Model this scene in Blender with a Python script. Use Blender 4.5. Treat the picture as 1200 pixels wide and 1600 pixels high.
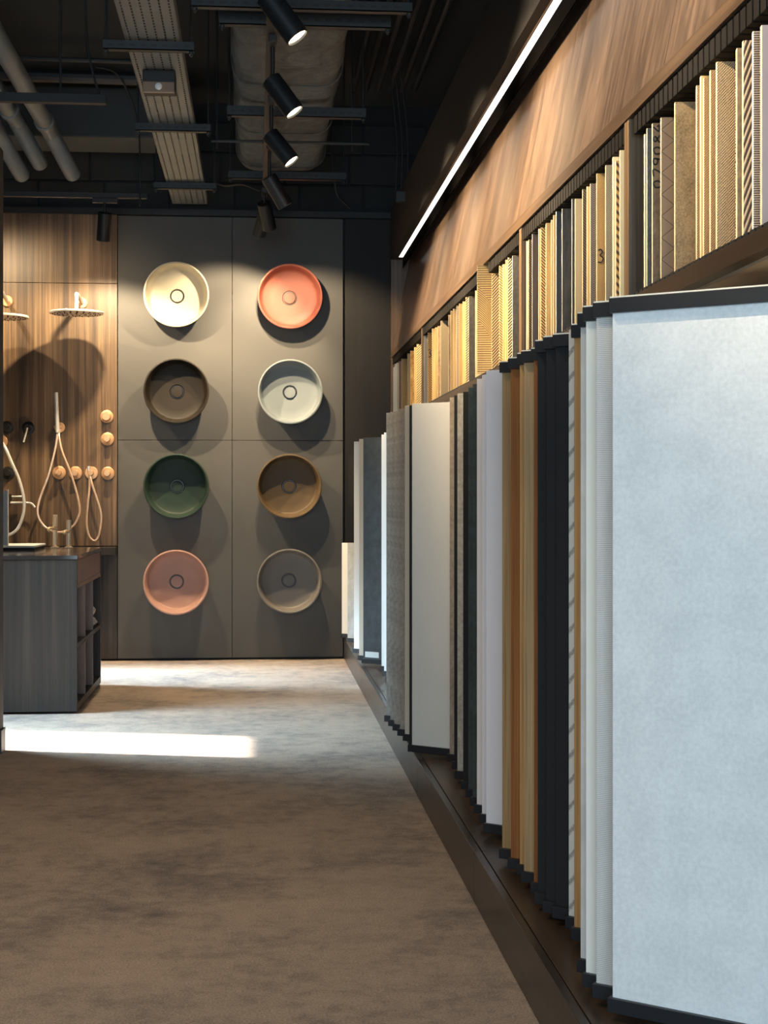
import bpy, bmesh, math, random
from mathutils import Vector, Matrix, Quaternion

random.seed(7)
for o in list(bpy.data.objects):
    bpy.data.objects.remove(o)
SC = bpy.context.scene
COL = SC.collection
PI = math.pi

# ------------------------------------------------------------------ camera
F_PX, H, YAW, HORIZON, VPX = 2340.0, 1.1, math.atan(200 / 2340.0), 773.0, 600.0
CY, SY = math.cos(YAW), math.sin(YAW)
cam = bpy.data.cameras.new('camera')
cam.sensor_fit = 'VERTICAL'
cam.sensor_height = 36.0
cam.lens = F_PX / 1600 * 36.0
cam.shift_y = (HORIZON - 800.0) / 1600.0
cam.clip_start = 0.05
co = bpy.data.objects.new('camera', cam)
COL.objects.link(co)
co.location = (0, 0, H)
co.rotation_euler = (PI / 2, 0, -YAW)
SC.camera = co

# ------------------------------------------------------------------ world, view, daylight, lamps
SC.view_settings.view_transform = 'Standard'
SC.view_settings.look = 'None'
SC.view_settings.gamma = 1
SC.view_settings.use_curve_mapping = False
SC.view_settings.exposure = 0.0
w = bpy.data.worlds.new('world')
SC.world = w
w.use_nodes = True
w.node_tree.nodes['Background'].inputs[0].default_value = (0.55, 0.75, 1.0, 1)
w.node_tree.nodes['Background'].inputs[1].default_value = 0.1

COOL = (0.66, 0.85, 1.0)
WARM = (1.0, 0.76, 0.47)
WARM2 = (1.0, 0.80, 0.55)


def lamp(name, kind, loc, aim, energy, color, **kw):
    l = bpy.data.lights.new(name, kind)
    l.energy = energy
    l.color = color
    for k, v in kw.items():
        setattr(l, k, v)
    o = bpy.data.objects.new(name, l)
    COL.objects.link(o)
    o.location = loc
    o.rotation_euler = Vector(aim).to_track_quat('-Z', 'Y').to_euler()
    return o


SUN_DIR = Vector((1.0, -0.25, -0.93)).normalized()
lamp('sun', 'SUN', (-8, 10, 8), SUN_DIR, 40.0, (1.0, 0.95, 0.86), angle=math.radians(1.6))
# daylight at the glazing: shop front behind the camera, two windows in the left wall
lamp('shopfront_daylight', 'AREA', (-0.6, -2.3, 1.5), (0.0, 1, -0.05), 215.0, COOL, shape='RECTANGLE', size=3.0, size_y=2.4)
lamp('window_daylight_near', 'AREA', (-2.45, 7.13, 1.35), (1, -0.06, -0.75), 58.0, (0.60, 0.83, 1.0), shape='RECTANGLE', size=0.80, size_y=2.1, spread=math.radians(75))
lamp('window_daylight_far', 'AREA', (-2.45, 9.52, 0.80), (1, -0.18, -0.48), 32.0, (0.58, 0.82, 1.0), shape='RECTANGLE', size=0.75, size_y=1.2, spread=math.radians(34))


def spot_light(loc, aim, energy, size=60, blend=0.5, r=0.022, color=WARM):
    return lamp('spot_light', 'SPOT', loc, aim, energy, color, spot_size=math.radians(size), spot_blend=blend, shadow_soft_size=r)


# unseen spots added beyond the frame to light the shelf; no rail carries them
for y, e in ((0.6, 400), (1.6, 410), (2.6, 440), (3.6, 440), (4.6, 400)):
    spot_light((-0.42, y, 2.80), (1.3, -0.05, -0.62), e, 62, 1.0, color=WARM2)
for y in (2.2, 4.0):  # unseen downlights added to brighten the near floor
    spot_light((-0.5, y, 2.85), (0.05, 0.15, -1), 62, 95, 0.9)


# ------------------------------------------------------------------ helpers
def S(r, g, b):
    f = lambda c: (c / 255 / 12.92) if c / 255 <= 0.04045 else ((c / 255 + 0.055) / 1.055) ** 2.4
    return (f(r), f(g), f(b), 1.0)


def tpx(px):
    return (px - VPX) / F_PX


def ray(px, py):
    t = tpx(px)
    return Vector((SY + t * CY, CY - t * SY, (HORIZON - py) / F_PX))


def on_Y(px, py, Y):
    r = ray(px, py)
    d = Y / r.y
    return Vector((r.x * d, Y, H + r.z * d))


def on_Z(px, py, z):
    r = ray(px, py)
    d = (z - H) / r.z
    return Vector((r.x * d, r.y * d, z))


def on_X(px, X):
    r = ray(px, HORIZON)
    d = X / r.x
    return Vector((X, r.y * d, H)), d


class MB:
    def __init__(self):
        self.bm = bmesh.new()

    def box(self, x0, x1, y0, y1, z0, z1, bevel=0.0):
        vs = [self.bm.verts.new(p) for p in ((x0, y0, z0), (x1, y0, z0), (x1, y1, z0), (x0, y1, z0), (x0, y0, z1), (x1, y0, z1), (x1, y1, z1), (x0, y1, z1))]
        fs = [self.bm.faces.new([vs[i] for i in q]) for q in ((0, 3, 2, 1), (4, 5, 6, 7), (0, 1, 5, 4), (1, 2, 6, 5), (2, 3, 7, 6), (3, 0, 4, 7))]
        if bevel > 0:
            es = list({e for f in fs for e in f.edges})
            bmesh.ops.bevel(self.bm, geom=es, offset=bevel, segments=2, affect='EDGES', profile=0.6)
        return self

    def prism(self, poly, y0, y1, axis='Y'):
        """poly of (a,b) pairs; axis Y -> (x,z), axis Z -> (x,y), axis X -> (y,z)"""
        def P(p, t):
            return {'Y': (p[0], t, p[1]), 'Z': (p[0], p[1], t), 'X': (t, p[0], p[1])}[axis]
        a = [self.bm.verts.new(P(p, y0)) for p in poly]
        b = [self.bm.verts.new(P(p, y1)) for p in poly]
        n = len(poly)
        self.bm.faces.new(a)
        self.bm.faces.new(b[::-1])
        for i in range(n):
            j = (i + 1) % n
            self.bm.faces.new((a[i], b[i], b[j], a[j]))
        return self

    def lathe(self, prof, origin, axis, seg=32, closed_ends=True):
        """prof: list of (r, t) along axis from origin"""
        ax = Vector(axis).normalized()
        q = Vector((0, 0, 1)).rotation_difference(ax)
        o = Vector(origin)
        rings = []
        for r, t in prof:
            if r < 1e-6:
                rings.append([self.bm.verts.new(o + ax * t)])
            else:
                rings.append([self.bm.verts.new(o + q @ Vector((r * math.cos(2 * PI * k / seg), r * math.sin(2 * PI * k / seg), t))) for k in range(seg)])
        for a, b in zip(rings, rings[1:]):
            for k in range(seg):
                l = (k + 1) % seg
                if len(a) == 1 and len(b) == 1:
                    continue
                if len(a) == 1:
                    f = (a[0], b[l], b[k])
                elif len(b) == 1:
                    f = (a[k], a[l], b[0])
                else:
                    f = (a[k], a[l], b[l], b[k])
                self.bm.faces.new(f)
        for rg in (rings[0], rings[-1]):
            if closed_ends and len(rg) > 2:
                self.bm.faces.new(rg)
        return self

    def cyl(self, p0, p1, r, seg=20, r1=None):
        p0, p1 = Vector(p0), Vector(p1)
        L = (p1 - p0).length
        r1 = r if r1 is None else r1
        c = min(r, r1) * 0.12
        return self.lathe([(r - c, 0), (r, c), (r1, L - c), (r1 - c, L)], p0, p1 - p0, seg)

    def tube(self, pts, r, seg=10, smooth=0):
        pts = [Vector(p) for p in pts]
        if smooth:
            out = []
            for i in range(len(pts) - 1):
                a, b, c, d = pts[max(i - 1, 0)], pts[i], pts[i + 1], pts[min(i + 2, len(pts) - 1)]
                for k in range(smooth):
                    t = k / smooth
                    out.append(0.5 * (2 * b + (c - a) * t + (2 * a - 5 * b + 4 * c - d) * t * t + (3 * b - a - 3 * c + d) * t ** 3))
            pts = out + [pts[-1]]
        up = None
        rings = []
        for i, p in enumerate(pts):
            tg = (pts[min(i + 1, len(pts) - 1)] - pts[max(i - 1, 0)]).normalized()
            if up is None:
                up = tg.orthogonal().normalized()
            else:
                up = (up - tg * up.dot(tg)).normalized()
            s = tg.cross(up)
            rings.append([self.bm.verts.new(p + r * (math.cos(2 * PI * k / seg) * up + math.sin(2 * PI * k / seg) * s)) for k in range(seg)])
        for a, b in zip(rings, rings[1:]):
            for k in range(seg):
                l = (k + 1) % seg
                self.bm.faces.new((a[k], a[l], b[l], b[k]))
        self.bm.faces.new(rings[0])
        self.bm.faces.new(rings[-1])
        return self

    def mesh(self, name, mat, smooth=False):
        bmesh.ops.recalc_face_normals(self.bm, faces=self.bm.faces)
        me = bpy.data.meshes.new(name)
        self.bm.to_mesh(me)
        self.bm.free()
        me.materials.append(mat)
        if smooth:
            for p in me.polygons:
                p.use_smooth = True
            try:
                me.set_sharp_from_angle(angle=math.radians(35))
            except Exception:
                pass
        return me

    def build(self, name, mat, parent=None, smooth=False):
        o = bpy.data.objects.new(name, self.mesh(name, mat, smooth))
        COL.objects.link(o)
        if parent:
            o.parent = parent
        return o


def link(name, me, parent=None, loc=(0, 0, 0)):
    o = bpy.data.objects.new(name, me)
    COL.objects.link(o)
    o.location = loc
    if parent:
        o.parent = parent
    return o


def tag(o, label=None, cat=None, group=None, kind=None):
    if label:
        o['label'] = label
    if cat:
        o['category'] = cat
    if group:
        o['group'] = group
    if kind:
        o['kind'] = kind
    return o


def thing(name, label, cat, loc=(0, 0, 0), group=None, rz=0.0):
    o = bpy.data.objects.new(name, None)
    o.empty_display_size = 0.05
    COL.objects.link(o)
    o.location = loc
    o.rotation_euler = (0, 0, rz)
    return tag(o, label, cat, group)


def struct(o):
    o['kind'] = 'structure'
    return o


# ------------------------------------------------------------------ materials
class NT:
    def __init__(self, name):
        self.m = bpy.data.materials.new(name)
        self.m.use_nodes = True
        self.t = self.m.node_tree
        self.b = self.t.nodes['Principled BSDF']

    def n(self, typ, **kw):
        x = self.t.nodes.new(typ)
        for k, v in kw.items():
            setattr(x, k, v)
        return x

    def l(self, a, b):
        self.t.links.new(a, b)

    def val(self, sock, v):
        if hasattr(v, 'is_linked'):
            self.l(v, sock)
        else:
            sock.default_value = v

    def math(self, op, a, b=0.0):
        x = self.n('ShaderNodeMath', operation=op)
        self.val(x.inputs[0], a)
        self.val(x.inputs[1], b)
        return x.outputs[0]

    def coord(self, scale=(1, 1, 1)):
        tc = self.n('ShaderNodeTexCoord')
        mp = self.n('ShaderNodeMapping')
        mp.inputs['Scale'].default_value = scale
        self.l(tc.outputs['Object'], mp.inputs['Vector'])
        return mp.outputs[0]

    def noise(self, vec, scale=1.0, detail=4.0, rough=0.55, dist=0.0):
        x = self.n('ShaderNodeTexNoise')
        self.l(vec, x.inputs['Vector'])
        x.inputs['Scale'].default_value = scale
        x.inputs['Detail'].default_value = detail
        x.inputs['Roughness'].default_value = rough
        x.inputs['Distortion'].default_value = dist
        return x.outputs['Fac']

    def ramp(self, fac, stops):
        x = self.n('ShaderNodeValToRGB')
        e = x.color_ramp.elements
        while len(e) < len(stops):
            e.new(0.5)
        for el, (p, c) in zip(e, stops):
            el.position = p
            el.color = c
        self.l(fac, x.inputs[0])
        return x.outputs['Color']

    def mixc(self, fac, a, b, mode='MIX'):
        x = self.n('ShaderNodeMix', data_type='RGBA', blend_type=mode)
        self.val(x.inputs[0], fac)
        self.val(x.inputs[6], a)
        self.val(x.inputs[7], b)
        return x.outputs[2]

    def bump(self, h, strength=0.3, dist=0.002):
        x = self.n('ShaderNodeBump')
        x.inputs['Strength'].default_value = strength
        x.inputs['Distance'].default_value = dist
        self.l(h, x.inputs['Height'])
        self.l(x.outputs[0], self.b.inputs['Normal'])

    def done(self, color, rough=0.5, metal=0.0, spec=0.5):
        self.val(self.b.inputs['Base Color'], color)
        self.val(self.b.inputs['Roughness'], rough)
        self.b.inputs['Metallic'].default_value = metal
        self.b.inputs['Specular IOR Level'].default_value = spec
        return self.m


def mul(c, k):
    return (c[0] * k, c[1] * k, c[2] * k, 1)


def plain(name, c, rough=0.5, metal=0.0, var=0.08, scale=6.0, bump=0.0, spec=0.5):
    n = NT(name)
    v = n.coord()
    f = n.noise(v, scale, 5)
    col = n.ramp(f, [(0.3, mul(c, 1 - var)), (0.7, mul(c, 1 + var))])
    if bump:
        n.bump(n.noise(v, scale * 60, 3), bump, 0.0008)
    return n.done(col, rough, metal, spec)


def wood(name, dark, mid, light, axis='Z', fine=60.0, rough=0.45, streak=0.5):
    n = NT(name)
    k = {'X': 0, 'Y': 1, 'Z': 2}[axis]
    s1, s2, s3 = [fine] * 3, [fine * 4] * 3, [fine * 0.15] * 3
    s1[k] = 0.9
    s2[k] = 3.0
    s3[k] = 0.4
    g1 = n.noise(n.coord(s1), 1, 5, 0.6, 0.3)
    g2 = n.noise(n.coord(s2), 1, 3, 0.6)
    g3 = n.noise(n.coord(s3), 1, 3, 0.5, 1.0)
    f = n.math('ADD', n.math('MULTIPLY', g1, 0.55), n.math('MULTIPLY', g3, 0.45))
    c = n.ramp(f, [(0.36, dark), (0.5, mid), (0.64, light)])
    c = n.mixc(streak, c, n.ramp(g2, [(0.35, (0.33, 0.33, 0.33, 1)), (0.65, (0.66, 0.66, 0.66, 1))]), 'OVERLAY')
    n.bump(g2, 0.12, 0.0006)
    return n.done(c, rough)


def pattern(name, kind, c1, c2, period=0.006, edge=0.5, bump=0.5, rough=0.6):
    """relief patterns of the sample faces; x runs across the face, z up"""
    n = NT(name)
    v = n.coord()
    sep = n.n('ShaderNodeSeparateXYZ')
    n.l(v, sep.inputs[0])
    x, z = sep.outputs['X'], sep.outputs['Z']
    if kind == 'rib':
        s = z
    elif kind == 'diag':
        s = n.math('ADD', z, n.math('MULTIPLY', x, -1.1))
    elif kind == 'steep':
        s = n.math('ADD', n.math('MULTIPLY', z, 0.45), n.math('MULTIPLY', x, -1.2))
    elif kind == 'zig':
        s = n.math('ADD', z, n.math('PINGPONG', x, period * 1.6))
    elif kind == 'wavy':
        big = n.n('ShaderNodeMath', operation='COMPARE')
        n.l(n.math('ADD', z, n.math('MULTIPLY', x, 1.5)), big.inputs[0])
        big.inputs[1].default_value = 0.285
        big.inputs[2].default_value = 0.068
        curve = n.math('MULTIPLY', n.math('MULTIPLY', x, x), 7.0)
        s = n.math('ADD', z, n.math('MULTIPLY', big.outputs[0], n.math('ADD', n.math('MULTIPLY', x, 0.55), curve)))
    elif kind == 'vert':
        s = x
    else:
        s = z
    wv = n.math('SINE', n.math('MULTIPLY', s, 2 * PI / period))
    if kind == 'weave':
        wx = n.math('SINE', n.math('MULTIPLY', x, 2 * PI / period))
        wv = n.math('MULTIPLY', wv, wx)
    if kind == 'dots':
        s1 = n.math('SINE', n.math('MULTIPLY', n.math('ADD', z, n.math('MULTIPLY', x, 1.6)), 2 * PI / period))
        s2 = n.math('SINE', n.math('MULTIPLY', n.math('ADD', z, n.math('MULTIPLY', x, -1.0)), 2 * PI / period))
        wv = n.math('ADD', n.math('MULTIPLY', s1, 0.6), n.math('MULTIPLY', s2, 0.4))
    if kind == 'cross':
        a = n.math('PINGPONG', n.math('ADD', z, n.math('MULTIPLY', x, 0.8)), period)
        b = n.math('PINGPONG', n.math('ADD', z, n.math('MULTIPLY', x, -0.8)), period)
        wv = n.math('SUBTRACT', n.math('MULTIPLY', n.math('MINIMUM', a, b), 900), 1.2)
    f = n.math('MINIMUM', n.math('ADD', n.math('MULTIPLY', wv, 0.5), 0.5), 1.0)
    fn = n.noise(n.coord(), 220, 4)
    f2 = n.math('ADD', f, n.math('MULTIPLY', n.math('SUBTRACT', fn, 0.5), 0.5))
    c = n.ramp(f2, [(max(edge - 0.22, 0), mul(c1, 0.7)), (min(edge + 0.22, 1), mul(c2, 0.88))])
    c = n.mixc(0.35, c, n.ramp(n.noise(n.coord((30, 30, 5)), 1, 4), [(0.3, (0.3, 0.3, 0.3, 1)), (0.7, (0.65, 0.65, 0.65, 1))]), 'OVERLAY')
    n.bump(f, bump, 0.0015)
    return n.done(c, rough)


def stone(name, c1, c2, scale=90, rough=0.7, bump=0.35, s2=None):
    n = NT(name)
    v = n.coord(s2 or (1, 1, 1))
    f = n.math('ADD', n.math('MULTIPLY', n.noise(v, scale, 6, 0.65), 0.6), n.math('MULTIPLY', n.noise(v, scale * 0.12, 4), 0.4))
    c = n.ramp(f, [(0.38, c1), (0.6, c2)])
    n.bump(f, bump, 0.001)
    return n.done(c, rough)


def emis(name, c, s):
    n = NT(name)
    n.b.inputs['Emission Color'].default_value = c
    n.b.inputs['Emission Strength'].default_value = s
    return n.done((0.8, 0.8, 0.8, 1), 0.5)


def carpet_mat():
    n = NT('carpet')
    big = n.noise(n.coord((1.0, 1.3, 1)), 1.5, 8, 0.72, 0.2)
    mid = n.noise(n.coord((1.0, 1.0, 1)), 14.0, 6, 0.75)
    fib = n.noise(n.coord(), 190, 4, 0.75)
    f = n.math('ADD', n.math('MULTIPLY', big, 0.6), n.math('MULTIPLY', mid, 0.4))
    c = n.ramp(f, [(0.34, S(112, 104, 103)), (0.44, S(142, 130, 122)), (0.52, S(166, 149, 135)), (0.66, S(180, 162, 145))])
    c = n.mixc(1.0, c, n.ramp(fib, [(0.3, (0.28, 0.28, 0.28, 1)), (0.7, (0.72, 0.72, 0.72, 1))]), 'OVERLAY')
    n.bump(n.math('ADD', fib, n.math('MULTIPLY', mid, 0.5)), 0.6, 0.003)
    return n.done(c, 0.95, 0, 0.2)


M = {}
M['carpet'] = carpet_mat()
M['walnut'] = wood('walnut', S(58, 44, 32), S(92, 72, 51), S(128, 103, 76), 'Z', 55)
M['walnut_fascia'] = wood('walnut_fascia', S(54, 42, 35), S(77, 62, 51), S(98, 80, 67), 'Z', 34, 0.32)
M['walnut_lip'] = wood('walnut_lip', S(46, 34, 25), S(66, 50, 37), S(86, 67, 50), 'Y', 60, 0.4)
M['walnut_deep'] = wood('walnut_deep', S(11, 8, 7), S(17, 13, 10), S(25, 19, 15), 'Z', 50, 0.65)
M['shelf_edge'] = wood('shelf_edge', S(30, 22, 16), S(44, 33, 24), S(58, 44, 33), 'Y', 60, 0.45)
M['plinth_wood'] = wood('plinth_wood', S(48, 38, 30), S(68, 54, 43), S(86, 68, 54), 'Y', 26, 0.36, 0.3)
M['plinth_face'] = wood('plinth_face', S(44, 38, 34), S(56, 49, 43), S(70, 61, 53), 'Y', 26, 0.3, 0.3)
M['grey_oak'] = wood('grey_oak', S(24, 19, 15), S(35, 29, 23), S(50, 42, 34), 'Z', 55, 0.6)
M['dark_oak'] = wood('dark_oak', S(30, 27, 26), S(46, 41, 39), S(62, 56, 52), 'Z', 50, 0.5)
M['grey_panel'] = plain('grey_panel', S(77, 76, 74), 0.6, 0, 0.07, 2.2, 0.08)
M['black'] = plain('matt_black', S(22, 23, 25), 0.55, 0, 0.05)
M['black_cap'] = plain('black_cap', S(30, 32, 36), 0.45, 0, 0.06)
M['slat_black'] = plain('slat_brown_black', S(16, 13, 11), 0.75, 0, 0.1, 6, 0, 0.15)
M['spot_black'] = plain('spot_black', S(22, 25, 28), 0.45, 0.0, 0.03)
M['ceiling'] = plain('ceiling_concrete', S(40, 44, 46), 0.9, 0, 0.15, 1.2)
M['block'] = plain('painted_block', S(40, 43, 44), 0.85, 0, 0.12, 3, 0.2)
M['beam'] = plain('concrete_beam', S(64, 68, 70), 0.85, 0, 0.15, 2.5, 0.2)
M['dark_wall'] = plain('dark_wall', S(40, 40, 42), 0.8)
M['white_wall'] = plain('plaster', S(80, 79, 77), 0.85, 0, 0.03)
M['galv'] = plain('galvanised_steel', S(118, 123, 125), 0.5, 0.4, 0.08, 9)
M['strut'] = plain('strut_steel', S(46, 50, 52), 0.5, 0.3, 0.08)
M['pipe'] = plain('grey_pipe', S(98, 107, 113), 0.45, 0, 0.04)
M['cable'] = plain('black_cable', S(38, 40, 42), 0.5)
M['rose'] = plain('brushed_rose_gold', S(222, 176, 132), 0.34, 0.55, 0.06, 30)
M['gold'] = plain('pale_copper_tap', S(246, 216, 180), 0.3, 0.2, 0.03, 30)
M['rose_hose'] = plain('pale_rose_hose', S(226, 198, 176), 0.3, 0.5, 0.05, 30)
M['silver'] = plain('polished_steel', S(225, 222, 216), 0.3, 0.5, 0.04, 30)
M['black_metal'] = plain('black_chrome', S(60, 58, 56), 0.3, 0.7, 0.05, 30)
M['white'] = plain('white_acrylic', S(226, 230, 230), 0.4, 0, 0.02)
M['counter'] = plain('dark_glossy_counter', S(46, 42, 40), 0.08, 0, 0.06, 5)
M['mauve'] = plain('mauve_reflection', S(104, 84, 80), 0.35, 0, 0.04)  # brownish-pink reflection painted into the drawer colour
M['edge_metal'] = plain('brown_grey_edge', S(118, 104, 98), 0.4, 0.2, 0.05)
M['cubby'] = plain('dark_lining', S(38, 40, 44), 0.5, 0, 0.05)
M['towel'] = stone('grey_towel', S(150, 146, 140), S(196, 192, 186), 120, 0.95, 0.6)
M['led'] = emis('led_diffuser', (1.0, 0.93, 0.86, 1), 3.0)
M['lens'] = emis('lit_lens', (1.0, 0.86, 0.6, 1), 7.0)
M['mdf'] = plain('cream_core_board', S(232, 214, 172), 0.6, 0, 0.05, 40)
M['mdf_white'] = plain('white_core_board', S(226, 222, 208), 0.6, 0, 0.03, 40)
M['bounce_beige'] = plain('bounce_beige', S(176, 162, 142), 0.6, 0, 0.03)  # pale beige stands in for light bounced up from the boards
M['ring_dark'] = plain('dark_ring', S(30, 28, 27), 0.35, 0.3)
M['added_baffle'] = plain('matt_light_trap', S(10, 9, 9), 1.0, spec=0.0)
M['ink'] = plain('black_ink', S(20, 18, 18), 0.6)
M['steel_lamp'] = plain('brown_sensor_plate', S(128, 106, 86), 0.4, 0.2, 0.05)


def duct_mat():
    n = NT('wrapped_duct_cloth')
    v = n.coord((3, 1.2, 3))
    f = n.noise(v, 3.0, 6, 0.65, 1.2)
    c = n.ramp(f, [(0.3, S(64, 69, 71)), (0.7, S(98, 104, 105))])
    n.bump(n.noise(n.coord((6, 14, 6)), 1, 5, 0.6, 1.0), 0.8, 0.02)
    return n.done(c, 0.85)


M['duct'] = duct_mat()

# ------------------------------------------------------------------ room shell
YB = 10.03
XL, XR, YN, ZC = -2.6, 1.27, -2.5, 3.72
fl = MB().box(XL - 0.1, XR + 0.1, YN - 0.1, YB + 0.25, -0.12, 0.0).build('floor', M['carpet'])
struct(fl)
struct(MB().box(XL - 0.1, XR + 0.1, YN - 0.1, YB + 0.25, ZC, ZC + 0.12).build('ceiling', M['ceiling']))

wb = struct(MB().box(XL - 0.1, XR + 0.1, YB + 0.05, YB + 0.25, 0.0, ZC).build('wall_back', M['dark_wall']))
# painted blocks seen above the panels
bw, bh = 0.43, 0.205
bme = MB().box(0.006, bw - 0.006, 0, 0.03, 0.006, bh - 0.006, 0.006).mesh('block', M['block'])
for r in range(4):
    z = 2.985 + r * bh - 0.01
    if z + bh > ZC:
        break
    x = XL - (bw / 2 if r % 2 else 0.12)
    while x < 0.75:
        if x > XL - 0.05:
            link('block', bme, wb, (x, YB + 0.02, z))
        x += bw
# basin wall: four large grey panels
def panel_set(name, rects, mat, y0, y1, gap=0.0015, bevel=0.0015, names='panel'):
    for (x0, x1, z0, z1) in rects:
        MB().box(x0 + gap, x1 - gap, y0, y1, z0 + gap, z1 - gap, bevel).build(names, mat, wb)

XG0, XG1, XGS = -0.912, 0.582, -0.158
panel_set('wall_panel', [(XG0, XGS, 0.012, 1.462), (XGS, XG1, 0.012, 1.462), (XG0, XGS, 1.462, 2.95), (XGS, XG1, 1.462, 2.95)], M['grey_panel'], YB, YB + 0.05, names='wall_panel')
# wooden shower wall
panel_set('x', [(XL, XG0 - 0.002, 0.76, 2.497), (XL, XG0 - 0.002, 2.497, 2.98)], M['walnut'], YB - 0.005, YB + 0.05, names='wood_panel')
panel_set('x', [(XL, XG0 - 0.002, 0.012, 0.70)], M['dark_oak'], YB + 0.0, YB + 0.05, names='wood_panel')
# dark wood to the right of the grey panels
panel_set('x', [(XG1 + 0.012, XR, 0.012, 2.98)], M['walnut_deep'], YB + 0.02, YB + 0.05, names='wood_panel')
# ledge along the shower wall
MB().box(XL, XG0 - 0.004, YB - 0.16, YB + 0.04, 0.705, 0.757, 0.002).build('ledge', M['grey_oak'], wb)
# dark band that closes the top of the panels
struct(MB().box(XL, XR, YB - 0.03, YB + 0.05, 2.952, 2.992).build('trim_1', M['black']))
# beam in front of the block wall
struct(MB().box(XL, -0.40, 9.30, 9.72, 3.292, 3.60, 0.012).build('trim_2', M['beam']))

# left wall with two windows (outside the picture)
wl = struct(MB().box(XL - 0.1, XL, YN, 6.70, 0, ZC).box(XL - 0.1, XL, 6.70, 7.52, 2.47, ZC).box(XL - 0.1, XL, 6.70, 7.52, 0, 0.12)
            .box(XL - 0.1, XL, 7.52, 8.92, 0, ZC).box(XL - 0.1, XL, 8.92, 9.95, 1.45, ZC).box(XL - 0.1, XL, 8.92, 9.95, 0, 0.12).box(XL - 0.1, XL, 9.95, YB + 0.05, 0, ZC).build('wall_left', M['white_wall']))
wn = MB().box(XL - 0.08, XL - 0.02, 6.70, 6.73, 0.12, 2.47).box(XL - 0.08, XL - 0.02, 7.49, 7.52, 0.12, 2.47).box(XL - 0.08, XL - 0.02, 6.73, 7.49, 0.12, 0.15).box(XL - 0.08, XL - 0.02, 6.73, 7.49, 2.44, 2.47).build('window_1', M['black'])
struct(wn)
w2 = MB().box(XL - 0.08, XL - 0.02, 8.92, 9.95, 0.12, 1.45).build('window_2_sun_block', M['white'])  # opaque pane added to keep the sun out of this window
struct(w2)
# shop front behind the camera: mullioned opening
wf = struct(MB().box(XL, XR, YN - 0.1, YN, 2.75, ZC).box(XL, XL + 0.1, YN - 0.1, YN, 0, 2.75).box(XR - 0.1, XR, YN - 0.1, YN, 0, 2.75).build('wall_front', M['white_wall']))
w3 = struct(MB().box(XL + 0.1, XR - 0.1, YN - 0.08, YN - 0.02, 0.0, 0.06).box(XL + 0.1, XR - 0.1, YN - 0.08, YN - 0.02, 2.69, 2.75).box(-0.75, -0.70, YN - 0.08, YN - 0.02, 0.06, 2.69).build('window_3', M['black']))
struct(MB().box(XR, XR + 0.1, YN, YB + 0.05, 0, ZC).build('wall_right', M['walnut_deep']))

# free standing partition at the left edge of the picture
XP, YP = -1.083, 6.47
pt = struct(MB().box(XL, XP, YP, YP + 0.09, 0.10, 2.58, 0.004).build('wall_left_partition', M['dark_wall']))
pt.name = 'wall_partition'
struct(MB().box(XL, XP + 0.008, YP - 0.008, YP + 0.098, 0.0, 0.10, 0.003).build('baseboard_left', M['strut']))

# ------------------------------------------------------------------ display wall on the right
XF = 0.885       # shelf and bulkhead front
XS0, XBK = 0.585, 1.21
Z_SH0, Z_SH1 = 1.5295, 1.569
Z_LIP0, Z_LIP1, Z_SOF = 2.000, 2.036, 2.645
Y0D, Y1D = 1.2, 9.80
DIV = (2.08, 3.525, 4.98, 8.0)

pl = thing('display_plinth', 'long low dark wooden plinth under the row of tall sample boards', 'plinth', (0, 0, 0))
SEAM = [1.2, 2.55, 4.0, 5.42, 6.85, 8.3, 9.98]
for a, b in zip(SEAM, SEAM[1:]):
    MB().box(XS0, XS0 + 0.02, a + 0.001, b - 0.001, 0.004, 0.139, 0.0015).build('front_panel', M['plinth_face'], pl)
    MB().box(XS0 + 0.022, XR - 0.002, a + 0.001, b - 0.001, 0.115, 0.14, 0.001).build('top_board', M['plinth_wood'], pl)
MB().box(XS0 + 0.03, XR - 0.01, 1.25, 9.9, 0.002, 0.11).build('core', M['black'], pl)

sh = thing('sample_shelf', 'dark wooden wall shelf holding the row of upright tile samples', 'shelf', (0, 0, 0))
MB().box(XF, XBK, Y0D, Y1D, Z_SH0, Z_SH1, 0.001).build('shelf_board', M['shelf_edge'], sh)
MB().box(XF + 0.03, XBK - 0.013, Y0D, Y1D - 0.001, Z_SH0 - 0.006, Z_SH0).build('underside_bounce_sheet', M['bounce_beige'], sh)  # added sheet, its colour carries the bounced light under the shelf
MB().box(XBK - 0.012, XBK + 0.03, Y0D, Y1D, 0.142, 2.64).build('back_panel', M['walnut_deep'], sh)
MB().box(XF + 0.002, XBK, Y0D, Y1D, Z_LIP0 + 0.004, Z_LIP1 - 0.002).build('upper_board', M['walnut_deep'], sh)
for y in DIV:
    MB().box(XF + 0.004, XBK - 0.012, y, y + 0.042, Z_SH1, Z_LIP0 + 0.002, 0.001).build('divider', M['walnut'], sh)
MB().box(XF, XBK + 0.03, Y1D, Y1D + 0.03, Z_SH0, Z_SOF).build('end_panel', M['walnut'], sh)
# comb of slats under the lip
sl = MB().box(0.002, 0.30, -0.0145, 0.0145, Z_LIP0 - 0.046, Z_LIP0, 0.0015).mesh('slat', M['slat_black'])
y = Y0D + 0.6
while y < Y1D - 0.03:
    if all(abs(y - d - 0.021) > 0.036 for d in DIV) and not 5.74 < y < 5.85:
        link('slat', sl, sh, (XF + 0.006, y, 0))
    y += 0.0372
cb = MB()
y = Y0D + 0.6
while y < Y1D - 0.03:
    if all(abs(y - d - 0.021) > 0.036 for d in DIV):
        cb.box(XF + 0.001, XF + 0.03, y - 0.014, y + 0.014, Z_SH1, Z_SH1 + 0.006)
    y += 0.0372
tag(cb.build('slot_ribs', M['black'], sh), kind='stuff')

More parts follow.
